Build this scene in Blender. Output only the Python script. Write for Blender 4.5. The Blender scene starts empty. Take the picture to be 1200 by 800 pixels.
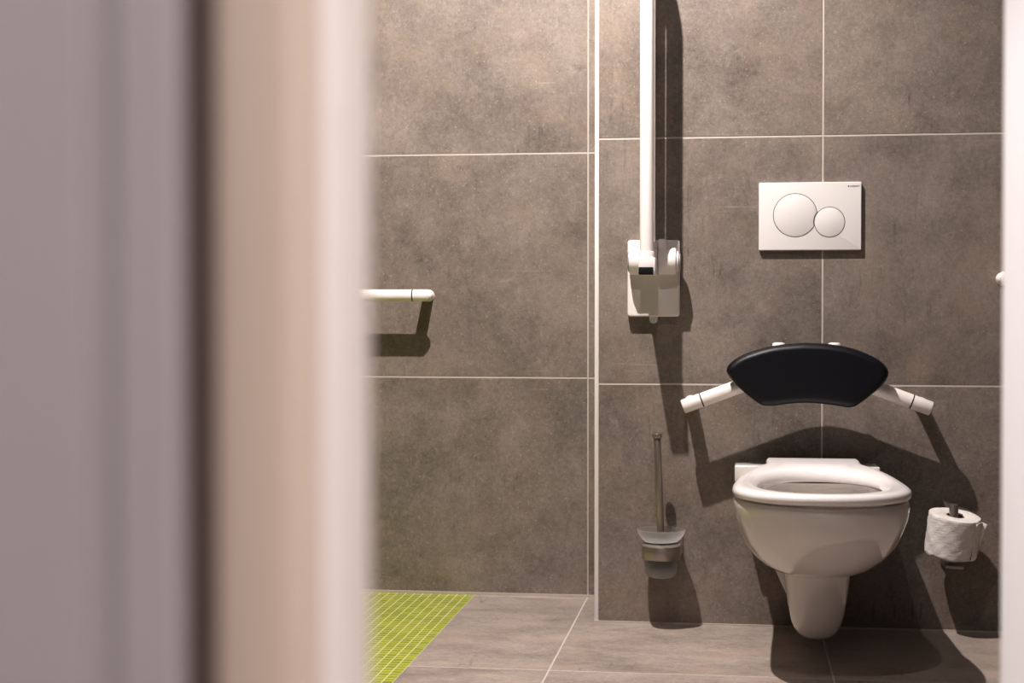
import bpy, bmesh, math, random
from mathutils import Vector, Matrix
random.seed(7)
C = bpy.context.scene.collection
PI = math.pi

# ------------------------------------------------------------------ materials
def new_mat(name):
    m = bpy.data.materials.new(name); m.use_nodes = True
    nt = m.node_tree
    return m, nt, nt.nodes['Principled BSDF']

def lin(r, g, b):
    f = lambda v: (v/255/12.92) if v/255 <= .04045 else ((v/255+.055)/1.055)**2.4
    return (f(r), f(g), f(b), 1)

def plain(name, col, rough=.4, metal=0., coat=0., bump=0., bscale=60., var=0., spec=.5, trans=0.):
    m, nt, b = new_mat(name)
    b.inputs['Base Color'].default_value = col
    b.inputs['Roughness'].default_value = rough
    b.inputs['Metallic'].default_value = metal
    b.inputs['Specular IOR Level'].default_value = spec
    b.inputs['Coat Weight'].default_value = coat
    b.inputs['Coat Roughness'].default_value = .08
    b.inputs['Transmission Weight'].default_value = trans
    tc = nt.nodes.new('ShaderNodeTexCoord'); n = nt.nodes.new('ShaderNodeTexNoise')
    n.inputs['Scale'].default_value = bscale; n.inputs['Detail'].default_value = 4
    nt.links.new(tc.outputs['Object'], n.inputs['Vector'])
    if var:
        mx = nt.nodes.new('ShaderNodeMix'); mx.data_type = 'RGBA'
        mx.inputs['A'].default_value = tuple(c*(1-var) for c in col[:3])+(1,)
        mx.inputs['B'].default_value = tuple(min(1, c*(1+var)) for c in col[:3])+(1,)
        nt.links.new(n.outputs['Fac'], mx.inputs['Factor']); nt.links.new(mx.outputs['Result'], b.inputs['Base Color'])
    if bump:
        bp = nt.nodes.new('ShaderNodeBump'); bp.inputs['Strength'].default_value = bump; bp.inputs['Distance'].default_value = .002
        nt.links.new(n.outputs['Fac'], bp.inputs['Height']); nt.links.new(bp.outputs['Normal'], b.inputs['Normal'])
    return m

class G:
    """small wrapper to write node maths"""
    def __init__(s, nt): s.nt = nt
    def math(s, op, a, b=None, c=None):
        n = s.nt.nodes.new('ShaderNodeMath'); n.operation = op
        for i, v in enumerate((a, b, c)):
            if v is None: continue
            if isinstance(v, (int, float)): n.inputs[i].default_value = v
            else: s.nt.links.new(v, n.inputs[i])
        return n.outputs[0]
    def noise(s, vec, scale, detail=4, rough=.55, dist=0, w=None):
        n = s.nt.nodes.new('ShaderNodeTexNoise'); n.noise_dimensions = '4D'
        n.inputs['Scale'].default_value = scale; n.inputs['Detail'].default_value = detail
        n.inputs['Roughness'].default_value = rough; n.inputs['Distortion'].default_value = dist
        s.nt.links.new(vec, n.inputs['Vector'])
        if w is not None: s.nt.links.new(w, n.inputs['W'])
        return n.outputs['Fac']
    def maprange(s, v, a, b, c=0., d=1., smooth=False):
        n = s.nt.nodes.new('ShaderNodeMapRange'); n.clamp = True
        if smooth: n.interpolation_type = 'SMOOTHSTEP'
        s.nt.links.new(v, n.inputs['Value'])
        for k, x in zip(('From Min', 'From Max', 'To Min', 'To Max'), (a, b, c, d)): n.inputs[k].default_value = x
        return n.outputs['Result']
    def mix(s, f, a, b, mode='MIX'):
        n = s.nt.nodes.new('ShaderNodeMix'); n.data_type = 'RGBA'; n.blend_type = mode
        for k, v in (('Factor', f), ('A', a), ('B', b)):
            if isinstance(v, (int, float, tuple)): n.inputs[k].default_value = v
            else: s.nt.links.new(v, n.inputs[k])
        return n.outputs['Result']
    def joint(s, u, u0, p, w):
        """1 on a grout line, and the index of the tile"""
        q = s.math('ADD', s.math('DIVIDE', s.math('SUBTRACT', u, u0), p), 100.5)
        fr = s.math('SUBTRACT', s.math('FRACT', q), .5)
        d = s.math('MULTIPLY', s.math('ABSOLUTE', fr), p)
        idx = s.math('FLOOR', s.math('SUBTRACT', q, .5))
        return s.maprange(d, w*.36, w*.64, 1, 0), idx

def tile_mat(name, axes, ju, jv, dark, light, grout, gw=.0042, rough=.5, stretch=(1, 1, 1), streak=True, contrast=1.):
    m, nt, b = new_mat(name); g = G(nt)
    tc = nt.nodes.new('ShaderNodeTexCoord'); sp = nt.nodes.new('ShaderNodeSeparateXYZ')
    nt.links.new(tc.outputs['Object'], sp.inputs[0])
    U, V = sp.outputs[axes[0]], sp.outputs[axes[1]]
    mu, iu = g.joint(U, ju[0], ju[1], gw); mv, iv = g.joint(V, jv[0], jv[1], gw)
    gm = g.math('MAXIMUM', mu, mv)
    w = g.math('ADD', g.math('MULTIPLY', iu, 3.71), g.math('MULTIPLY', iv, 7.13))
    mp = nt.nodes.new('ShaderNodeMapping'); nt.links.new(tc.outputs['Object'], mp.inputs[0]); mp.inputs['Scale'].default_value = stretch
    P = mp.outputs[0]
    cloud = g.noise(P, 2.6, 6, .6, .4, w)
    blot = g.noise(P, 9, 8, .68, .3, w)
    grain = g.noise(P, 95, 6, .8, 0, w)
    fine = g.noise(P, 420, 2, .7, 0, w)
    def wt(v, lo, hi, k): return g.math('MULTIPLY', g.maprange(v, lo, hi, 0, 1), k)
    t = g.math('ADD', wt(cloud, .34, .66, .33), wt(blot, .36, .64, .27))
    t = g.math('ADD', t, g.math('ADD', wt(grain, .38, .62, .30), wt(fine, .36, .64, .15)))
    t = g.maprange(t, .5-.5/contrast, .5+.5/contrast, 0, 1)
    col = g.mix(t, dark, light)
    # warm stains and pale dusty patches
    st = g.noise(P, 5.2, 5, .62, .6, g.math('ADD', w, 31.3))
    col = g.mix(g.maprange(st, .5, .72, 0, .38), col, (light[0]*1.02, light[1]*.9, light[2]*.76, 1))
    pl = g.noise(P, 19, 10, .85, .5, g.math('ADD', w, 11.7))
    col = g.mix(g.maprange(pl, .55, .72, 0, .45), col, tuple(min(1, c*1.45) for c in light[:3])+(1,))
    dk = g.noise(P, 12, 9, .8, .8, g.math('ADD', w, 57.9))
    col = g.mix(g.maprange(dk, .56, .72, 0, .5), col, tuple(c*.62 for c in dark[:3])+(1,))
    # fine pits and pale specks
    sk = g.noise(P, 210, 2, .6, 0, g.math('ADD', w, 5.1))
    col = g.mix(g.maprange(sk, .63, .72, 0, .5), col, tuple(min(1, c*1.6) for c in light[:3])+(1,))
    col = g.mix(g.maprange(sk, .36, .27, 0, .5), col, tuple(c*.5 for c in dark[:3])+(1,))
    # short dark drag marks, mostly upright
    m3 = nt.nodes.new('ShaderNodeMapping'); sc = [1, 1, 1]; sc[axes[0]] = 85; sc[axes[1]] = 11; m3.inputs['Scale'].default_value = sc
    nt.links.new(tc.outputs['Object'], m3.inputs[0])
    dm = g.noise(m3.outputs[0], 1., 4, .6, .2, g.math('ADD', w, 77.))
    dmk = g.noise(P, 4.5, 4, .6, .3, g.math('ADD', w, 91.))
    f = g.math('MULTIPLY', g.maprange(dm, .58, .70, 0, .62), g.maprange(dmk, .52, .64, 0, 1))
    col = g.mix(f, col, tuple(c*.5 for c in dark[:3])+(1,))
    if streak:   # thin trowel scratches
        for rot, off in ((.35, 3.3), (-.9, 8.8), (1.25, 14.2)):
            m2 = nt.nodes.new('ShaderNodeMapping'); m2.inputs['Rotation'].default_value = tuple(rot if i not in (axes[0], axes[1]) else 0 for i in range(3))
            sc = [1, 1, 1]; sc[axes[0]] = 2.2; sc[axes[1]] = 60; m2.inputs['Scale'].default_value = sc
            nt.links.new(tc.outputs['Object'], m2.inputs[0])
            sn = g.noise(m2.outputs[0], 1.6, 3, .55, .15, g.math('ADD', w, off))
            msk = g.noise(P, 6, 3, .5, 0, g.math('ADD', w, off*2))
            f = g.math('MULTIPLY', g.maprange(sn, .68, .76, 0, .3), g.maprange(msk, .5, .66, 0, 1))
            col = g.mix(f, col, tuple(min(1, c*1.5) for c in light[:3])+(1,))
    gcol = g.mix(g.noise(P, 60, 3), tuple(c*.82 for c in grout[:3])+(1,), grout)
    col = g.mix(gm, col, gcol)
    nt.links.new(col, b.inputs['Base Color'])
    nt.links.new(g.math('ADD', g.math('MULTIPLY', gm, .3), g.maprange(blot, .3, .7, rough-.08, rough+.1)), b.inputs['Roughness'])
    h = g.math('SUBTRACT', g.math('ADD', g.math('MULTIPLY', grain, .10), g.math('MULTIPLY', fine, .05)), gm)
    bp = nt.nodes.new('ShaderNodeBump'); bp.inputs['Strength'].default_value = .6; bp.inputs['Distance'].default_value = .0016
    nt.links.new(h, bp.inputs['Height']); nt.links.new(bp.outputs['Normal'], b.inputs['Normal'])
    b.inputs['Specular IOR Level'].default_value = .35
    return m

def mosaic_mat(name):
    m, nt, b = new_mat(name); g = G(nt)
    tc = nt.nodes.new('ShaderNodeTexCoord'); sp = nt.nodes.new('ShaderNodeSeparateXYZ')
    nt.links.new(tc.outputs['Object'], sp.inputs[0])
    mu, iu = g.joint(sp.outputs[0], -.907, .0236, .0026); mv, iv = g.joint(sp.outputs[1], .3417, .0236, .0026)
    gm = g.math('MAXIMUM', mu, mv)
    wn = nt.nodes.new('ShaderNodeTexWhiteNoise'); wn.noise_dimensions = '2D'
    cb = nt.nodes.new('ShaderNodeCombineXYZ'); nt.links.new(iu, cb.inputs[0]); nt.links.new(iv, cb.inputs[1])
    nt.links.new(cb.outputs[0], wn.inputs['Vector'])
    sp2 = g.noise(tc.outputs['Object'], 900, 2)
    col = g.mix(wn.outputs['Value'], (.30, .36, .012, 1), (.46, .50, .035, 1))
    col = g.mix(g.maprange(sp2, .4, .7, 0, .3), col, (.22, .28, .008, 1))
    col = g.mix(gm, col, (.62, .60, .36, 1))
    nt.links.new(col, b.inputs['Base Color'])
    nt.links.new(g.math('ADD', g.math('MULTIPLY', gm, .5), .22), b.inputs['Roughness'])
    bp = nt.nodes.new('ShaderNodeBump'); bp.inputs['Strength'].default_value = .25; bp.inputs['Distance'].default_value = .0012
    nt.links.new(g.math('SUBTRACT', 1., gm), bp.inputs['Height']); nt.links.new(bp.outputs['Normal'], b.inputs['Normal'])
    return m

T_DARK, T_LIGHT, T_GROUT = (.088, .072, .063, 1), (.325, .272, .237, 1), (.56, .50, .455, 1)
M_W1 = tile_mat('grey_wall_tile_back', (0, 2), (0, .6), (.5897, .602), T_DARK, T_LIGHT, T_GROUT)
M_W2 = tile_mat('grey_wall_tile_alcove', (0, 2), (-.600, 1.2), (.5897, .602), T_DARK, T_LIGHT, T_GROUT)
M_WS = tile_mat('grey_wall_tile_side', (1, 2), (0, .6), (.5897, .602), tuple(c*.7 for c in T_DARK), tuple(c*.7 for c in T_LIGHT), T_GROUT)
M_FL = tile_mat('grey_floor_tile', (0, 1), (-.0018, .5985), (-.552, .8725), (.20, .167, .150, 1), (.50, .425, .38, 1), (.64, .58, .54, 1),
                rough=.42, stretch=(.75, 1.3, 1), contrast=1.35)
M_MOS = mosaic_mat('lime_green_mosaic')
M_CERAMIC = plain('white_ceramic', (.72, .68, .655, 1), .12, coat=.6)
M_SEAT = plain('white_seat_plastic', (.86, .82, .815, 1), .22, coat=.15)
M_WHITE = plain('white_coated_tube', (.86, .80, .77, 1), .32)
M_PLASTIC = plain('white_plastic', (.80, .755, .735, 1), .35)
M_PLATE = plain('white_flush_plate', (.72, .69, .685, 1), .45)
M_BLACK = plain('black_gasket', (.008, .008, .009, 1), .6, spec=.2)
M_PAD = plain('navy_black_pad', (.0035, .0036, .0068, 1), .45, bump=.05, bscale=500, spec=.35)
M_STEEL = plain('brushed_steel', (.38, .335, .30, 1), .33, metal=.85, bump=.12, bscale=300, var=.08)
M_GREY = plain('grey_plastic', (.36, .36, .38, 1), .35)
M_SILVER = plain('pale_grey_plastic', (.66, .67, .70, 1), .4)
M_TRIM = plain('pale_metal_edge_profile', (.86, .83, .81, 1), .42)
M_GROUT = plain('pale_grout', (.50, .43, .38, 1), .8, bump=.2, var=.1)
M_CARD = plain('brown_cardboard', (.22, .15, .10, 1), .85)
M_DOOR = plain('white_door_paint', (.78, .745, .74, 1), .4, var=.015, bscale=5)
M_CASING = plain('cream_door_casing', (.47, .375, .315, 1), .45, var=.05, bscale=4)
M_REVEAL = plain('pale_door_reveal', (.70, .64, .61, 1), .4, var=.02, bscale=4)
M_GAP = plain('dark_brown_strip', (.12, .082, .068, 1), .6)
M_PANEL = plain('grey_corridor_wall', (.34, .308, .308, 1), .6, bump=.1, var=.04, bscale=12)
M_CEIL = plain('ceiling_paint', (.25, .24, .23, 1), .8)
M_INK = plain('grey_print', (.10, .10, .105, 1), .5)
M_BRISTLE = plain('dark_bristles', (.05, .05, .05, 1), .8)

def glass_mat():
    m, nt, b = new_mat('frosted_glass')
    b.inputs['Base Color'].default_value = (.86, .86, .85, 1)
    b.inputs['Roughness'].default_value = .34
    b.inputs['Transmission Weight'].default_value = .95
    b.inputs['IOR'].default_value = 1.25
    tr = nt.nodes.new('ShaderNodeBsdfTranslucent'); tr.inputs['Color'].default_value = (.75, .74, .73, 1)
    mx = nt.nodes.new('ShaderNodeMixShader'); mx.inputs[0].default_value = .38
    out = nt.nodes['Material Output']
    nt.links.new(b.outputs[0], mx.inputs[1]); nt.links.new(tr.outputs[0], mx.inputs[2]); nt.links.new(mx.outputs[0], out.inputs['Surface'])
    return m
M_GLASS = glass_mat()

def paper_mat():
    m, nt, b = new_mat('white_tissue_paper'); g = G(nt)
    tc = nt.nodes.new('ShaderNodeTexCoord')
    mp = nt.nodes.new('ShaderNodeMapping'); mp.inputs['Scale'].default_value = (40, 40, 150); nt.links.new(tc.outputs['Object'], mp.inputs[0])
    n = g.noise(mp.outputs[0], 1.6, 4, .6, 1.2); n2 = g.noise(tc.outputs['Object'], 700, 2)
    h = g.math('ADD', n, g.math('MULTIPLY', n2, .25))
    col = g.mix(g.maprange(n, .3, .7), (.70, .66, .63, 1), (.86, .82, .79, 1)); nt.links.new(col, b.inputs['Base Color'])
    b.inputs['Roughness'].default_value = .9; b.inputs['Specular IOR Level'].default_value = .1
    bp = nt.nodes.new('ShaderNodeBump'); bp.inputs['Strength'].default_value = .55; bp.inputs['Distance'].default_value = .0025
    nt.links.new(h, bp.inputs['Height']); nt.links.new(bp.outputs['Normal'], b.inputs['Normal'])
    return m
M_PAPER = paper_mat()

# ------------------------------------------------------------------ mesh helpers
def link(name, bm, mat, parent=None, smooth=35, label=None):
    me = bpy.data.meshes.new(name); bmesh.ops.recalc_face_normals(bm, faces=bm.faces); bm.to_mesh(me); bm.free()
    o = bpy.data.objects.new(name, me); C.objects.link(o)
    for mm in (mat if isinstance(mat, (list, tuple)) else [mat]): me.materials.append(mm)
    if smooth:
        for p in me.polygons: p.use_smooth = True
        me.set_sharp_from_angle(angle=math.radians(smooth))
    if parent is not None:
        o.parent = parent
        root = parent
        loc = Vector((0, 0, 0))
        while root is not None: loc += root.location; root = root.parent
        me.transform(Matrix.Translation(-loc))
    if label: o['label'] = label
    return o

def thing(name, label, cat, loc, group=None):
    o = bpy.data.objects.new(name, None); o.empty_display_size = .05; C.objects.link(o)
    o.location = loc; o['label'] = label; o['category'] = cat
    if group: o['group'] = group
    return o

def struct(name, bm, mat, label=None, cat=None, smooth=0):
    o = link(name, bm, mat, smooth=smooth); o['kind'] = 'structure'
    if label: o['label'] = label; o['category'] = cat
    return o

def box(bm, x0, x1, y0, y1, z0, z1, bev=0., seg=2):
    v = bmesh.ops.create_cube(bm, size=1)['verts']
    bmesh.ops.scale(bm, vec=(x1-x0, y1-y0, z1-z0), verts=v)
    bmesh.ops.translate(bm, vec=((x0+x1)/2, (y0+y1)/2, (z0+z1)/2), verts=v)
    if bev:
        e = {ed for vv in v for ed in vv.link_edges}
        bmesh.ops.bevel(bm, geom=list(e), offset=bev, segments=seg, profile=.5, affect='EDGES')
    return bm

def rings(bm, rs, cap0=True, cap1=True, closed=False):
    vs = [[bm.verts.new(p) for p in r] for r in rs]
    n = len(vs[0])
    m = len(vs)
    for i in range(m if closed else m-1):
        a, b = vs[i], vs[(i+1) % m]
        for j in range(n):
            k = (j+1) % n
            bm.faces.new((a[j], a[k], b[k], b[j]))
    if not closed:
        if cap0: bm.faces.new(vs[0])
        if cap1: bm.faces.new(vs[-1])
    return vs

def frame(d):
    d = Vector(d).normalized(); a = Vector((0, 0, 1)) if abs(d.z) < .9 else Vector((1, 0, 0))
    u = d.cross(a).normalized(); return d, u, d.cross(u).normalized()

def lathe(bm, base, axis, prof, n=48, cap0=True, cap1=True):
    """prof = list of (radius, height along axis)"""
    d, u, v = frame(axis); base = Vector(base)
    rs = []
    for r, h in prof:
        rs.append([base + d*h + (u*math.cos(2*PI*k/n) + v*math.sin(2*PI*k/n))*max(r, 1e-5) for k in range(n)])
    rings(bm, rs, cap0, cap1); return bm

def cyl(bm, a, b, r, bev=.0, n=40):
    a, b = Vector(a), Vector(b); L = (b-a).length
    if bev: prof = [(r-bev, 0), (r-bev*.3, bev*.3), (r, bev), (r, L-bev), (r-bev*.3, L-bev*.3), (r-bev, L)]
    else: prof = [(r, 0), (r, L)]
    return lathe(bm, a, b-a, prof, n)

def tube(bm, pts, r, n=32):
    pts = [Vector(p) for p in pts]
    d0 = (pts[1]-pts[0]).normalized(); _, u, v = frame(d0)
    rs = []
    for i, p in enumerate(pts):
        if i == 0: d = d0
        elif i == len(pts)-1: d = (pts[i]-pts[i-1]).normalized()
        else: d = ((pts[i]-pts[i-1]).normalized() + (pts[i+1]-pts[i]).normalized()).normalized()
        u = (u - d*u.dot(d)).normalized(); v = d.cross(u)
        rs.append([p + (u*math.cos(2*PI*k/n)+v*math.sin(2*PI*k/n))*r for k in range(n)])
    rings(bm, rs); return bm

def arc(c, e1, e2, r, a0, a1, n=14):
    c, e1, e2 = Vector(c), Vector(e1), Vector(e2)
    return [c + e1*r*math.cos(a0+(a1-a0)*i/n) + e2*r*math.sin(a0+(a1-a0)*i/n) for i in range(n+1)]

def smooth_closed(P, sub=6):
    """Catmull-Rom through closed 2D outline"""
    n = len(P); out = []
    for i in range(n):
        p0, p1, p2, p3 = P[i-1], P[i], P[(i+1) % n], P[(i+2) % n]
        for k in range(sub):
            t = k/sub
            out.append(tuple(.5*((2*p1[a]) + (-p0[a]+p2[a])*t + (2*p0[a]-5*p1[a]+4*p2[a]-p3[a])*t*t + (-p0[a]+3*p1[a]-3*p2[a]+p3[a])*t**3) for a in range(2)))
    return out

def inset(P, d):
    """offset a closed 2D outline inwards"""
    n = len(P); A = sum(P[i][0]*P[(i+1) % n][1]-P[(i+1) % n][0]*P[i][1] for i in range(n)); s = 1 if A > 0 else -1
    out = []
    for i in range(n):
        a, b = P[i-1], P[(i+1) % n]; tx, ty = b[0]-a[0], b[1]-a[1]; L = math.hypot(tx, ty) or 1
        out.append((P[i][0]-s*ty/L*d, P[i][1]+s*tx/L*d))
    return out

def rrect(x0, x1, z0, z1, r, n=6):
    o = []
    for cx, cz, a in ((x1-r, z1-r, 0), (x0+r, z1-r, PI/2), (x0+r, z0+r, PI), (x1-r, z0+r, 1.5*PI)):
        o += [(cx+r*math.cos(a+PI/2*k/n), cz+r*math.sin(a+PI/2*k/n)) for k in range(n+1)]
    return o

def slab(bm, P, y0, y1, bev=.003, seg=4):
    """outline P in xz, from y0 (back) to y1 (front, nearer the camera), front edge rounded"""
    rs = [[(x, y0, z) for x, z in P], [(x, y1+bev, z) for x, z in P]]
    for k in range(1, seg+1):
        a = PI/2*k/seg
        Q = inset(P, bev*(1-math.cos(a)))
        rs.append([(x, y1+bev-bev*math.sin(a), z) for x, z in Q])
    rings(bm, rs); return bm

# ------------------------------------------------------------------ room shell
W2Y = .3417; XC = -.5414
H = 2.75
bm = bmesh.new(); box(bm, XC, 1.25, 0, .5, 0, H); struct('wall_back', bm, M_W1)
bm = bmesh.new(); box(bm, -2.1, XC+.02, W2Y, .5, 0, H); struct('wall_alcove', bm, M_W2)
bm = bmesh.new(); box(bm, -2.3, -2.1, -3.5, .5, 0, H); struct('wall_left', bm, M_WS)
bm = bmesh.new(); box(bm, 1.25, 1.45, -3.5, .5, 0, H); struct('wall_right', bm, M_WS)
bm = bmesh.new(); box(bm, -2.3, 1.45, -3.55, .5, H, H+.1); struct('ceiling', bm, M_CEIL)
bm = bmesh.new(); box(bm, -.907, 1.45, -5.5, .5, -.1, 0)
box(bm, -3.0, -.907, -5.5, -2.0, -.1, 0); struct('floor', bm, M_FL)
bm = bmesh.new(); box(bm, -2.3, -.907, -2.0, .5, -.1, 0); struct('floor_mosaic', bm, M_MOS)
# metal edge profile on the outer corner, grout beads at the foot of the walls
bm = bmesh.new(); box(bm, XC-.0105, XC, -.0012, .012, 0, H, .0012, 2); struct('trim_1', bm, M_TRIM, smooth=35)
bm = bmesh.new(); box(bm, XC-.012, 1.25, -.0045, .002, 0, .004); struct('trim_2', bm, M_GROUT)
bm = bmesh.new(); box(bm, -2.1, XC, W2Y-.006, W2Y+.002, 0, .0065); struct('trim_3', bm, M_GROUT)

# near side of the doorway, just in front of the lens
FY = -3.563                        # corridor face of the casing
def pxX(px, y):                    # where a photo column meets a plane y = const at eye height
    t = math.tan(.13966 - math.atan((px-600)/1897.6)); return -.19765 - t*(y+3.98278)
xa, xb = pxX(247, FY), pxX(342, FY)
JY = -3.472
xj = pxX(436, JY)
bm = bmesh.new(); P = [(xa, FY+.012), (xa, FY+.004), (xa+.004, FY)]
bm = bmesh.new()
prof = [(xa, FY+.03), (xa, FY+.004), (xa+.0015, FY+.001), (xa+.005, FY), (xb-.006, FY), (xb-.002, FY+.0015), (xb, FY+.006), (xb, FY+.03)]
rings(bm, [[(x, y, 0) for x, y in prof], [(x, y, 2.15) for x, y in prof]]); struct('trim_4', bm, M_CASING, smooth=40)
bm = bmesh.new()
box(bm, xa-.03, xj, FY+.03, JY, 0, 2.15, .003, 3); struct('trim_5', bm, M_REVEAL, smooth=40)
xs = pxX(215, FY+.004)
bm = bmesh.new(); box(bm, xs-.004, xa+.002, FY+.012, FY+.03, 0, 2.15); struct('trim_6', bm, M_GAP)  # dark brown strip set back in the gap beside the casing
# grey wall to the left with one shallow vertical groove
bm = bmesh.new(); gx0, gx1 = pxX(98, FY), pxX(132, FY)
box(bm, -2.3, gx0, FY, -3.42, 0, H, .001, 1); box(bm, gx0-.002, gx1+.002, FY+.003, -3.43, 0, H); box(bm, gx1, xs, FY, -3.42, 0, H, .0025, 2)
struct('wall_front_left', bm, M_PANEL)
bm = bmesh.new(); box(bm, .72, 1.45, -3.563, -3.42, 0, H); box(bm, xs, .72, -3.563, -3.42, 2.15, H); struct('wall_front', bm, M_PANEL)
# white door leaf standing open into the room, hinged on the right
dl = 1.03
e = Vector((pxX(1173.5, -2.62), -2.62, 0)); hng = Vector((.66, -3.44, 0)); dv = (hng-e).normalized(); nv = Vector((dv.y, -dv.x, 0))*-1
L = (hng-e).length
bm = bmesh.new()
if nv.x < 0: nv = -nv
def leaf(bm, s0, s1, t0, t1, z0, z1, bev):
    v0 = len(bm.verts); b2 = bmesh.new(); box(b2, s0, s1, t0, t1, z0, z1, bev, 2)
    me = bpy.data.meshes.new('t'); b2.to_mesh(me); b2.free()
    M = Matrix(((dv.x, nv.x, 0, e.x), (dv.y, nv.y, 0, e.y), (0, 0, 1, 0), (0, 0, 0, 1)))
    me.transform(M); bm.from_mesh(me); bpy.data.meshes.remove(me)
leaf(bm, 0, L, 0, .042, .008, 2.1, .002)
door = struct('door_1', bm, M_DOOR, smooth=40)
bm = bmesh.new()
leaf(bm, .075, .115, -.008, .0, 1.00, 1.16, .003)
leaf(bm, .085, .105, -.05, -.005, 1.10, 1.12, .004); leaf(bm, .085, .21, -.056, -.038, 1.10, 1.12, .006)
link('door_handle', bm, M_STEEL, door)

# ------------------------------------------------------------------ toilet
TX = -.0275
t = thing('toilet', 'white wall-hung ceramic toilet with open seat and no lid', 'toilet', (TX, 0, 0))
def outline(hw, hwb, yf, ym, yb, n_side=8, n_front=40, ex=2.3):
    P = []
    for i in range(n_side):
        s = i/n_side; k = s*s*(3-2*s)
        P.append((TX+hwb+(hw-hwb)*k, yb+(ym-yb)*s))
    for i in range(n_front+1):
        a = PI*i/n_front; c, s = math.cos(a), math.sin(a)
        P.append((TX+hw*math.copysign(abs(c)**(2/ex), c), ym-(ym-yf)*s**(2/ex)))
    for i in range(n_side):
        s = 1-(i+1)/n_side; k = s*s*(3-2*s)
        P.append((TX-(hwb+(hw-hwb)*k), yb+(ym-yb)*s))
    return P
bm = bmesh.new()
lv = [(.2035, .030, .03, -.46, -.35, -.08), (.2045, .062, .06, -.51, -.37, -.06), (.208, .085, .075, -.54, -.385, -.04), (.216, .103, .095, -.57, -.41, -.02), (.230, .122, .11, -.602, -.435, -.01),
      (.25, .141, .125, -.632, -.46, 0), (.28, .160, .14, -.668, -.485, 0), (.31, .171, .152, -.693, -.50, 0), (.335, .178, .162, -.710, -.515, 0),
      (.358, .1815, .168, -.718, -.52, 0), (.368, .182, .170, -.720, -.52, 0), (.3735, .1805, .169, -.7185, -.52, 0), (.376, .176, .167, -.714, -.52, 0), (.3768, .170, .165, -.708, -.52, 0)]
rs = [[(x, y, z) for x, y in outline(hw, hwb, yf, ym, yb)] for z, hw, hwb, yf, ym, yb in lv]
N = len(rs[0])
# hollow: rim turns inwards and goes down inside
def inner(hw, y0, y1, z):
    cy, b = (y0+y1)/2, (y1-y0)/2
    ref = rs[-1]; out = []
    for x, y, _ in ref:
        a = math.atan2((y-cy)/b, (x-TX)/hw); out.append((TX+hw*math.cos(a), cy+b*math.sin(a), z))
    return out
for hw, y0, y1, z in ((.138, -.674, -.205, .3768), (.139, -.675, -.195, .371), (.147, -.682, -.165, .362), (.148, -.684, -.145, .345), (.138, -.665, -.14, .32), (.12, -.63, -.15, .29), (.08, -.55, -.20, .258), (.045, -.48, -.26, .238)):
    rs.append(inner(hw, y0, y1, z))
rings(bm, rs)
link('bowl', bm, M_CERAMIC, t, 50)
# rear deck and wall shield
bm = bmesh.new()
sh = [(.170, .400), (.1700, .36), (.155, .29), (.125, .22), (.10, .18), (.074, .14), (.052, .09), (.036, .062), (.02, .05)]
P = [(TX-x*1.03-.006, z) for x, z in sh] + [(TX+x*.94-.002, z) for x, z in reversed(sh)]
slab(bm, P, 0, -.032, .006, 4)
box(bm, TX-.1811, TX+.1578, -.105, -.0, .362, .402, .004, 3)
link('rear_flange', bm, M_CERAMIC, t, 40)
# drain cover under the bowl
bm = bmesh.new()
lv = [(.0435, .006, -.345), (.0445, .016, -.362), (.0475, .026, -.376), (.0525, .035, -.388), (.060, .043, -.399), (.071, .050, -.409), (.085, .0555, -.418), (.105, .060, -.427), (.13, .0645, -.436), (.165, .0685, -.446), (.20, .072, -.453), (.235, .0745, -.458)]
rs = [[(x, y, z) for x, y in outline(hw, hw*.9, yf, yf+hw*1.1, -.01, ex=2.4)] for z, hw, yf in lv]
rings(bm, rs); link('drain_cover', bm, M_CERAMIC, t, 50)
# seat
SY = -.47
def r_out(th):
    def inside(x, y):
        dy = y-(-.53)
        b = .201 if dy < 0 else .43; a = .1835; ex = 2.3 if dy < 0 else 1.85
        if (abs(x)/a)**ex+(abs(dy)/b)**ex <= 1: return True
        if -.25 < y < -.082 and abs(x) < .1075:
            cx, cy = abs(x)-.1015, y+.088
            return not (cx > 0 and cy > 0 and cx*cx+cy*cy > .006**2)
        return False
    lo, hi = 0, .6
    for _ in range(40):
        mid = (lo+hi)/2
        if inside(mid*math.cos(th), SY+mid*math.sin(th)): lo = mid
        else: hi = mid
    return lo
def r_in(th):
    a, b = .1325, (.200 if math.sin(th) < 0 else .200)
    return 1/((abs(math.cos(th))/a)**2.15+(abs(math.sin(th))/b)**2.15)**(1/2.15)
NS = 192
ro = [r_out(2*PI*k/NS) for k in range(NS)]; ri = [r_in(2*PI*k/NS) for k in range(NS)]
prof = [(.004, .3825), (.0, .3865), (-.0012, .392), (.0005, .3975), (.005, .4015), (.012, .4036), (.022, .4043), ('m', .35, .4043), ('m', .6, .4032), ('i', .016, .4010), ('i', .008, .3975), ('i', .003, .392), ('i', .0, .386), ('i', .003, .3825)]
rs = []
for p in prof:
    ring = []
    for k in range(NS):
        th = 2*PI*k/NS
        if p[0] == 'i': r = ri[k]+p[1]
        elif p[0] == 'm': r = ro[k]+(ri[k]-ro[k])*p[1]
        else: r = ro[k]-p[0]
        yy = SY+r*math.sin(th); q = min(1, max(0, (yy+.50)/.38))
        z = p[-1] + .017*q*q*(3-2*q)*min(1, max(0, (p[-1]-.3825)/.015))     # rises a little towards the hinge
        ring.append((TX+r*math.cos(th), yy, z))
    rs.append(ring)
bm = bmesh.new(); rings(bm, rs, closed=True)
seat = link('toilet_seat', bm, M_SEAT, t, 60)
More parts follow.
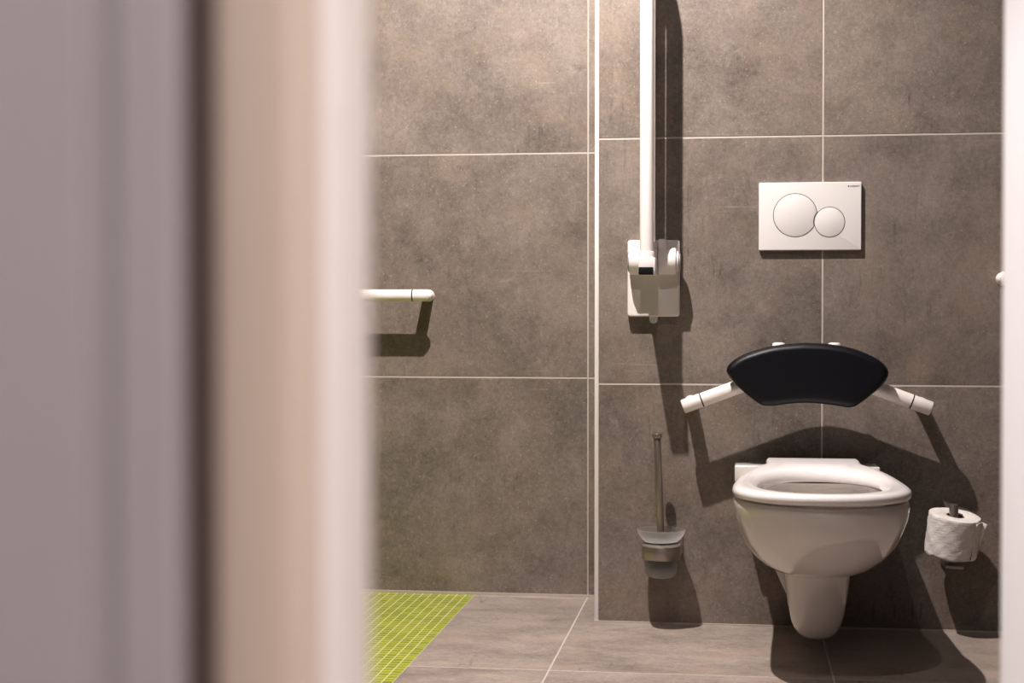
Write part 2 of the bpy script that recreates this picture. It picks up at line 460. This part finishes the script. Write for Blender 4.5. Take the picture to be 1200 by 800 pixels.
for sg in (-1, 1):
    bm = bmesh.new(); cyl(bm, (TX+sg*.045, -.095, .399), (TX+sg*.075, -.095, .399), .008, .002); link('seat_hinge', bm, M_STEEL, seat)

# ------------------------------------------------------------------ flush plate
t = thing('flush_plate', 'white rectangular dual flush plate with two round buttons on tiled wall', 'flush plate', (-.031, 0, .997))
x0, x1, z0, z1 = -.1522, .0914, .9152, 1.0790
def disc_hole(bm, c, r0, r1, y, n=72):
    a = [bm.verts.new((c[0]+r0*math.cos(2*PI*k/n), y, c[1]+r0*math.sin(2*PI*k/n))) for k in range(n)]
bm = bmesh.new(); slab(bm, rrect(x0, x1, z0, z1, .0028), .001, -.012, .0018, 3); face = link('face_plate', bm, M_PLATE, t, 35)
cb, rb, cs, rs_ = (-.0655, .9998), .0530, (.0160, .9826), .0370
n = 96
def circ(c, r, n=96, cut=None):
    P = []
    for k in range(n):
        a = 2*PI*k/n; x, z = c[0]+r*math.cos(a), c[1]+r*math.sin(a)
        P.append((x, z))
    return P
def big_outline(r, gap):
    # large disc with the small disc's bite taken out
    P = []
    for k in range(160):
        a = 2*PI*k/160; x, z = cb[0]+r*math.cos(a), cb[1]+r*math.sin(a)
        d = math.hypot(x-cs[0], z-cs[1])
        if d < rs_+gap:
            # slide back along the ray to the bite arc
            lo, hi = 0., r
            for _ in range(40):
                mid = (lo+hi)/2
                if math.hypot(cb[0]+mid*math.cos(a)-cs[0], cb[1]+mid*math.sin(a)-cs[1]) < rs_+gap: hi = mid
                else: lo = mid
            x, z = cb[0]+lo*math.cos(a), cb[1]+lo*math.sin(a)
        P.append((x, z))
    return P
bm = bmesh.new(); slab(bm, big_outline(rb, 0), -.011, -.0123, .0002, 1); slab(bm, circ(cs, rs_), -.011, -.01235, .0002, 1)
link('button_gap', bm, M_INK, face, 30)
bm = bmesh.new(); slab(bm, big_outline(rb-.0016, .0016), -.011, -.0129, .0005, 2); link('flush_button', bm, M_PLATE, t, 35)
bm = bmesh.new(); slab(bm, circ(cs, rs_-.0016), -.011, -.0129, .0005, 2); link('flush_button', bm, M_PLATE, t, 35)
# small printed maker's name in the corner
cu = bpy.data.curves.new('lettering', 'FONT'); cu.body = 'GEBERIT'; cu.size = .0056; cu.align_x = 'LEFT'; cu.extrude = .0001; cu.offset = .00008
to = bpy.data.objects.new('tmp_text', cu); C.objects.link(to); bpy.context.view_layer.update()
me = bpy.data.meshes.new_from_object(to.evaluated_get(bpy.context.evaluated_depsgraph_get())); bpy.data.objects.remove(to)
w = max(v.co.x for v in me.vertices)
bm = bmesh.new(); bm.from_mesh(me); bpy.data.meshes.remove(me)
bmesh.ops.transform(bm, matrix=Matrix.Translation((.0640, -.0121, 1.0664)) @ Matrix.Rotation(PI/2, 4, 'X') @ Matrix.Diagonal((.0235/w, 1, 1, 1)), verts=bm.verts)
box(bm, .0590, .0622, -.0123, -.0118, 1.0665, 1.0703)
link('lettering', bm, M_INK, face, 0, label='small grey print')

# ------------------------------------------------------------------ folded-up hinged grab rail
t = thing('folding_grab_rail', 'white hinged grab rail folded upright on its wall plate left of the toilet', 'grab rail', (-.405, 0, .85))
bm = bmesh.new(); slab(bm, rrect(-.4695, -.3425, .7548, .9418, .007), 0, -.022, .004, 4); link('wall_plate', bm, M_PLASTIC, t)
RX = -.4155; HZ = .889; HY = -.048
bm = bmesh.new()
# left and right drum, each with its carrier block on the wall plate
cyl(bm, (-.4625, HY, HZ), (-.4345, HY, HZ), .0325, .004, 56)
box(bm, -.4620, -.4338, HY, -.018, HZ-.030, HZ+.030, .004, 2)
drum = link('hinge_drum', bm, M_PLASTIC, t)
bm = bmesh.new(); cyl(bm, (-.3930, HY, HZ), (-.3490, HY, HZ), .0320, .004, 56)
box(bm, -.3930, -.3500, HY, -.018, HZ-.029, HZ+.029, .004, 2)
link('hinge_drum', bm, M_PLASTIC, t)
bm = bmesh.new()
cyl(bm, (-.4335, HY, HZ), (-.3940, HY, HZ), .0345, .003, 56)
box(bm, -.4340, -.3935, -.172, -.018, HZ-.034, HZ+.006, .004, 2)
box(bm, -.4320, -.3960, -.072, -.030, HZ+.01, HZ+.048, .006, 2)
box(bm, -.3930, -.3720, -.066, -.034, HZ+.02, HZ+.0535, .005, 2)
knuckle = link('hinge_knuckle', bm, M_PLASTIC, t)
bm = bmesh.new()
lathe(bm, (-.349, HY, HZ-.001), (1, 0, 0), [(.0245, -.004), (.0255, .0), (.0245, .004), (.020, .007), (.0195, .0072)], 48)
cap = link('end_cap', bm, M_PLASTIC, t)
bm = bmesh.new(); lathe(bm, (-.3418, HY, HZ-.001), (1, 0, 0), [(.0195, -.001), (.0195, .0015), (.018, .0022)], 48); link('end_disc', bm, M_GREY, cap, label='grey disc')
bm = bmesh.new(); lathe(bm, (-.4625, HY, HZ), (-1, 0, 0), [(.026, -.002), (.026, .002), (.022, .004)], 48); link('end_disc', bm, M_GREY, drum, label='grey disc')
FYT, RYT, TOP = -.150, -.051, 1.615
bm = bmesh.new()
rr = (RYT-FYT)/2
path = [(RX, FYT, HZ-.02), (RX, FYT, TOP)] + arc((RX, FYT+rr, TOP), (0, -1, 0), (0, 0, 1), rr, 0, PI, 20)[1:] + [(RX, RYT, HZ+.03)]
tube(bm, path, .0163, 40); link('rail_tube', bm, M_WHITE, t, 60)
bm = bmesh.new(); cyl(bm, (RX, FYT, HZ-.026), (RX, FYT, HZ+.0205), .0187, .0018, 48); link('tube_collar', bm, M_PLASTIC, t)
bm = bmesh.new(); box(bm, RX-.0168, RX+.0168, FYT-.034, FYT+.01, HZ-.0345, HZ-.0175, .0012, 2); link('bumper', bm, M_BLACK, knuckle, label='black rubber bumper')
bm = bmesh.new(); P = [(-.4155+dx, z) for dx, z in [(.0095, .757), (.0095, .747)]] + [(-.406+.0105*math.cos(a), .7475+.0105*math.sin(a)) for a in [-.05-PI*k/10 for k in range(11)]]
P = [(-.3955, .758)] + [(-.406+.0105*math.cos(-PI*k/12), .7485+.0105*math.sin(-PI*k/12)) for k in range(13)] + [(-.4165, .758)]
slab(bm, P, -.004, -.013, .0015, 2); link('release_tab', bm, M_SILVER, t, label='pale grey tab')

# ------------------------------------------------------------------ grab rails in the alcove and at the right
def straight_rail(root, x_tip, direction, y_wall, z, off, length, r=.0160):
    s = direction; y = y_wall-off
    xc = x_tip - s*.008
    bm = bmesh.new(); tube(bm, [(xc-s*.0475, y, z), (xc-s*(length), y, z)], r, 40); link('rail_tube', bm, M_WHITE, root, 60)
    for k, (x, sg) in enumerate(((xc, s), (xc-s*(length+.0475), -s))):
        bm = bmesh.new()
        lathe(bm, (x-sg*.0465, y, z), (sg, 0, 0), [(r, 0), (r, .039), (r-.0006, .0405), (r-.0022, .0413), (r-.0035, .0418), (r-.0042, .044), (r-.0066, .0485), (r-.0105, .0518), (r-.014, .0533)], 40)
        cyl(bm, (x-sg*.0215, y, z), (x-sg*.0215, y_wall, z), .0150, 0, 32)
        eb = link('end_bracket', bm, M_WHITE, root, 50)
        bm = bmesh.new(); cyl(bm, (x-sg*.0490, y, z), (x-sg*.0460, y, z), r+.0001, 0, 40); link('gasket_ring', bm, M_BLACK, eb, label='black ring')
        bm = bmesh.new(); lathe(bm, (x-sg*.0215, y_wall, z), (0, -1, 0), [(.0162, 0), (.0162, .004), (.0155, .005), (.015, .0052)], 40); link('wall_rosette', bm, M_WHITE, eb)
t = thing('grab_rail', 'white horizontal grab rail in the shower alcove behind the green mosaic floor', 'grab rail', (-1.05, W2Y, .81))
straight_rail(t, -1.0045, 1, W2Y, .8102, .089, .62)
t = thing('grab_rail', 'white rounded grab rail tip peeking out beside the open door edge', 'grab rail', (.45, 0, .845))
straight_rail(t, .3930, -1, 0, .8452, .08, .55)

# ------------------------------------------------------------------ backrest
t = thing('backrest', 'black padded toilet backrest on white angled wall bars', 'backrest', (-.041, 0, .60))
BX = -.0415; BY = -.0815; R_ = .0172
zl = lambda x: .5365 + (.2975-abs(x-BX))*.372       # height of the bar axis
xl = .2905
bm = bmesh.new()
pts = [(BX-xl+.046, BY, zl(BX-xl+.046))]
for k in range(21):
    x = -.07+.14*k/20; pts.append((BX+x, BY, zl(BX+.07)+ (.035*.372+.001)*(1-(x/.07)**2)))
pts.append((BX+xl-.046, BY, zl(BX+xl-.046)))
tube(bm, pts, R_, 40); link('support_bar', bm, M_WHITE, t, 60)
for s in (-1, 1):
    d = Vector((s, 0, -.372)).normalized(); tip = Vector((BX+s*xl, BY, zl(BX+s*xl)))
    a = tip - d*.0465
    bm = bmesh.new(); lathe(bm, a, d, [(R_, 0), (R_, .0445), (R_-.0008, .0462), (R_-.003, .0470)], 40)
    pc = tip - d*.0185
    cyl(bm, pc, (pc.x, 0, pc.z), .0155, 0, 32)
    eb = link('end_bracket', bm, M_WHITE, t, 50)
    bm = bmesh.new(); lathe(bm, (pc.x, 0, pc.z), (0, -1, 0), [(.0172, 0), (.0172, .006), (.0165, .007), (.015, .0075)], 40); link('wall_rosette', bm, M_WHITE, eb)
    bm = bmesh.new(); cyl(bm, a-d*.0028, a+d*.0001, R_+.0001, 0, 40); link('gasket_ring', bm, M_BLACK, eb, label='black ring')
    # clamp whose white cap shows above the pad
    cx = BX + s*.0645
    bm = bmesh.new(); lathe(bm, (cx, -.108, .565), (0, 0, 1), [(.0135, 0), (.0150, .002), (.0150, .1255), (.0135, .128), (.009, .1295)], 36)
    link('pad_clamp', bm, M_WHITE, t)
PX = [(851,437),(852.5,430),(859,423.5),(868,418),(880,413),(905,406),(935,402.6),(950,402.3),(975,403.8),(1000,408.5),(1020,416),(1033,423.5),(1040,431),(1042,438),(1039.5,446),(1031,455.5),(1017,467.5),(1006,475.5),(1000,478),(993,478.3),(975,475.5),(950,473.5),(930,474.2),(910,476.8),(900,477.4),(893,476.4),(887,473),(872,461.5),(857,447)]
PADX = []
for px, py in PX:      # outline measured on the pad's own plane
    PADX.append((-.0399+(px-947)*.0019540, .6943-(py-402)*.001973 + (px-947)*.0000046*0))
O = smooth_closed(PADX, 5)
PF, PB = -.146, -.096
bm = bmesh.new(); rs = []
ev = .020
for k in range(7):
    a = PI/2*(1-k/6); rs.append([(x, PB-.012+.012*math.sin(a), z) for x, z in inset(O, .012*(1-math.cos(a)))])
for k in range(11):
    a = PI/2*k/10; rs.append([(x, PF+ev-ev*math.sin(a), z) for x, z in inset(O, ev*.8*(1-math.cos(a)))])
for f in (.9, .75, .5, .25, .02):
    rs.append([(BX+(x-BX)*f, PF-.0012*(1-f*f), .612+(z-.612)*f) for x, _, z in rs[16]])
rings(bm, rs); link('pad', bm, M_PAD, t, 60, label='black cushioned pad')

# ------------------------------------------------------------------ toilet brush set
BXC, BYC = -.3835, -.078
t = thing('toilet_brush_holder', 'frosted glass brush holder in steel ring on the wall left of the toilet', 'brush holder', (BXC, 0, .19))
bm = bmesh.new()
prof = [(.004, .1268), (.024, .1272), (.032, .130), (.0365, .137), (.0385, .147), (.0415, .175), (.0434, .2045), (.0440, .2100), (.0432, .2112), (.0416, .2105), (.0395, .175), (.0365, .148), (.034, .139), (.028, .133), (.004, .1315)]
lathe(bm, (BXC, BYC, 0), (0, 0, 1), prof, 56); beaker = link('glass_beaker', bm, M_GLASS, t, 50)
bm = bmesh.new()
lathe(bm, (BXC, BYC, 0), (0, 0, 1), [(.0434, .1725), (.0455, .1725), (.0460, .1735), (.0460, .2020), (.0455, .203), (.0434, .203)], 64, False, False)
link('steel_ring', bm, M_STEEL, t, 40)
bm = bmesh.new(); box(bm, BXC+.034, BXC+.050, -.006, .001, .176, .222, .002, 2); box(bm, BXC+.036, BXC+.048, -.062, -.004, .180, .199, .002, 2)
link('wall_bracket', bm, M_STEEL, t)
bm = bmesh.new(); lathe(bm, (BXC, BYC, 0), (0, 0, 1), [(.0440, .2035), (.0453, .2045), (.0453, .2085), (.0440, .2095), (.0440, .2035)], 64, False, False); link('beaker_rim_lit', bm, M_WHITE, beaker, 40)  # white ring stands in for light passing through the glass rim
t = thing('toilet_brush', 'toilet brush with slim steel handle and frosted dish lid standing in the holder', 'toilet brush', (BXC, BYC, .15))
bm = bmesh.new()
top = Vector((BXC-.0105, BYC-.002, .4745)); bot = Vector((BXC, BYC, .205)); ax = (top-bot).normalized()
cyl(bm, bot, top, .0088, .001, 32); hd = link('handle', bm, M_STEEL, t)
bm = bmesh.new(); lathe(bm, top-ax*.011, ax, [(.0088, -.001), (.0108, 0), (.0114, .001), (.0114, .0095), (.0105, .011), (.004, .0115)], 36); link('handle_knob', bm, M_STEEL, hd)
bm = bmesh.new()
prof = [(.0092, .2125), (.030, .2125), (.038, .2140), (.046, .2195), (.0545, .2305), (.0580, .2415), (.0582, .2432), (.0565, .2438), (.0545, .2405), (.050, .2310), (.043, .2225), (.034, .2180), (.0092, .2170)]
lathe(bm, (BXC, BYC, 0), (0, 0, 1), prof, 64, False, False); link('dish_lid', bm, M_GLASS, t, 50)
bm = bmesh.new(); lathe(bm, (BXC, BYC, 0), (0, 0, 1), [(.006, .142), (.026, .146), (.030, .156), (.030, .192), (.024, .2), (.006, .2045)], 32)
link('bristle_head', bm, M_BRISTLE, t)

# ------------------------------------------------------------------ toilet paper
PXC, PYC = .3005, -.088
tilt = Matrix.Translation((PXC, PYC, .265)) @ Matrix.Rotation(math.radians(7.5), 4, 'Y') @ Matrix.Rotation(math.radians(9), 4, 'X') @ Matrix.Translation((-PXC, -PYC, -.265))
t = thing('paper_roll_holder', 'steel upright spare roll holder on the wall right of the toilet', 'toilet roll holder', (PXC, 0, .165))
bm = bmesh.new(); cyl(bm, (PXC, PYC, .165), (PXC, PYC, .3165), .0105, .0012, 36); link('spindle', bm, M_STEEL, t)
bm = bmesh.new(); box(bm, PXC-.021, PXC+.021, PYC-.020, -.004, .1665, .1765, .002, 2); box(bm, PXC-.020, PXC+.020, -.006, .001, .158, .188, .003, 2)
link('wall_bracket', bm, M_STEEL, t)
t = thing('toilet_paper_roll', 'white toilet paper roll slipped upright over the steel spindle', 'toilet paper', (PXC, PYC, .177))
bm = bmesh.new(); nn = 72; ZB, ZT, RO, RI = .1955, .2925, .0595, .0205
def wob(a, z): return .0011*math.sin(3*a+z*40)+.0007*math.sin(7*a+1.3+z*130)+.0005*math.sin(13*a-z*210)
rs = []
for r, z, k in [(RI, ZB+.004, 0), (RI+.004, ZB+.001, 0), (RO-.006, ZB, 0), (RO-.0015, ZB+.001, 1), (RO, ZB+.004, 1)] + [(RO, ZB+(ZT-ZB)*q/12, 1) for q in range(1, 12)] + [(RO, ZT-.003, 1), (RO-.0012, ZT-.0005, 1), (RO-.005, ZT, 0), (RI+.003, ZT-.0005, 0), (RI, ZT-.003, 0)]:
    rs.append([tilt @ Vector((PXC+(r+k*wob(2*PI*j/nn, z))*math.cos(2*PI*j/nn), PYC+(r+k*wob(2*PI*j/nn, z))*math.sin(2*PI*j/nn), z+(.0012*math.sin(5*2*PI*j/nn) if k and z < ZB+.005 else 0))) for j in range(nn)])
rings(bm, rs, closed=True); link('paper_body', bm, M_PAPER, t, 50)
bm = bmesh.new(); rs = []
for r, z in [(RI+.0003, ZB+.002), (RI+.0003, ZT-.002), (RI-.0012, ZT-.002), (RI-.0012, ZB+.002)]:
    rs.append([tilt @ Vector((PXC+r*math.cos(2*PI*j/48), PYC+r*math.sin(2*PI*j/48), z)) for j in range(48)])
rings(bm, rs, closed=True); link('cardboard_core', bm, M_CARD, t, 50, label='brown cardboard core')
# loose end flicking out on the right
bm = bmesh.new(); cols = []
for i in range(11):
    a = -.75+.5*min(i, 7)/7; r = RO+.0022; k = max(0, i-7)/3
    cols.append([tilt @ Vector((PXC+r*math.cos(a)+.0135*k*(q/8)**1.5, PYC+r*math.sin(a)-.002*k, ZB+.002+(ZT-.006-ZB)*q/8-.004*k*(q/8))) for q in range(9)])
vs = [[bm.verts.new(p) for p in c] for c in cols]
for i in range(10):
    for q in range(8): bm.faces.new((vs[i][q], vs[i+1][q], vs[i+1][q+1], vs[i][q+1]))
o = link('loose_sheet', bm, M_PAPER, t, 60)
sm = o.modifiers.new('thick', 'SOLIDIFY'); sm.thickness = .0008

# ------------------------------------------------------------------ camera
cam = bpy.data.cameras.new('camera'); co = bpy.data.objects.new('camera', cam); C.objects.link(co)
cam.sensor_width = 36; cam.lens = 1897.6/1200*36; cam.clip_start = .02
co.location = (-.19765, -3.98278, .76997)
co.rotation_euler = (PI/2-.01912, 0, .13966)
cam.dof.use_dof = True; cam.dof.focus_distance = 3.93; cam.dof.aperture_fstop = 5.6; cam.dof.aperture_blades = 9
bpy.context.scene.camera = co

# ------------------------------------------------------------------ lights
def spot(name, loc, target, power, size, angle, blend, col):
    l = bpy.data.lights.new(name, 'SPOT'); l.energy = power; l.shadow_soft_size = size; l.spot_size = math.radians(angle); l.spot_blend = blend; l.color = col
    o = bpy.data.objects.new(name, l); C.objects.link(o); o.location = loc
    o.rotation_euler = (Vector(target)-Vector(loc)).to_track_quat('-Z', 'Y').to_euler(); return o
WARM = (1.0, .925, .88)
spot('ceiling_downlight', (-.70, -.88, 2.52), (-.90, .0, .6), 285, .016, 128, 1., WARM)
spot('ceiling_downlight', (-.37, -2.0, 2.60), (-.3, -1.2, 0), 32, .03, 130, .6, WARM)
def area(name, loc, target, power, sx, sy, col):
    l = bpy.data.lights.new(name, 'AREA'); l.energy = power; l.shape = 'RECTANGLE'; l.size = sx; l.size_y = sy; l.color = col
    o = bpy.data.objects.new(name, l); C.objects.link(o); o.location = loc
    o.rotation_euler = (Vector(target)-Vector(loc)).to_track_quat('-Z', 'Y').to_euler(); return o
area('jamb_fill_light', (.35, -4.05, 2.6), (.25, -4.0, 0), 95, 1.4, .5, (1, .93, .91))  # added fill overhead, brightens the jamb and casing; no known fixture
area('doorway_fill_light', (-1.0, -5.2, 1.5), (.05, -2.65, 1.0), 7, .5, .5, (1, .95, .94))  # added weak fill for the door leaf and grey panel, not a fixture
spot('door_leaf_fill_spot', (-.25, -4.5, 2.3), (.14, -2.85, .78), 450, .05, 24, .6, (1, .95, .94))  # added narrow spot that only brightens the white door leaf
w = bpy.data.worlds.new('ambient_fill'); bpy.context.scene.world = w; w.use_nodes = True  # even ambient fill, added to lift the corridor side
bg = w.node_tree.nodes['Background']; bg.inputs[0].default_value = (1, .95, .94, 1); bg.inputs[1].default_value = .17
vs = bpy.context.scene.view_settings; vs.view_transform = 'Standard'; vs.look = 'None'; vs.exposure = .16; vs.gamma = .89
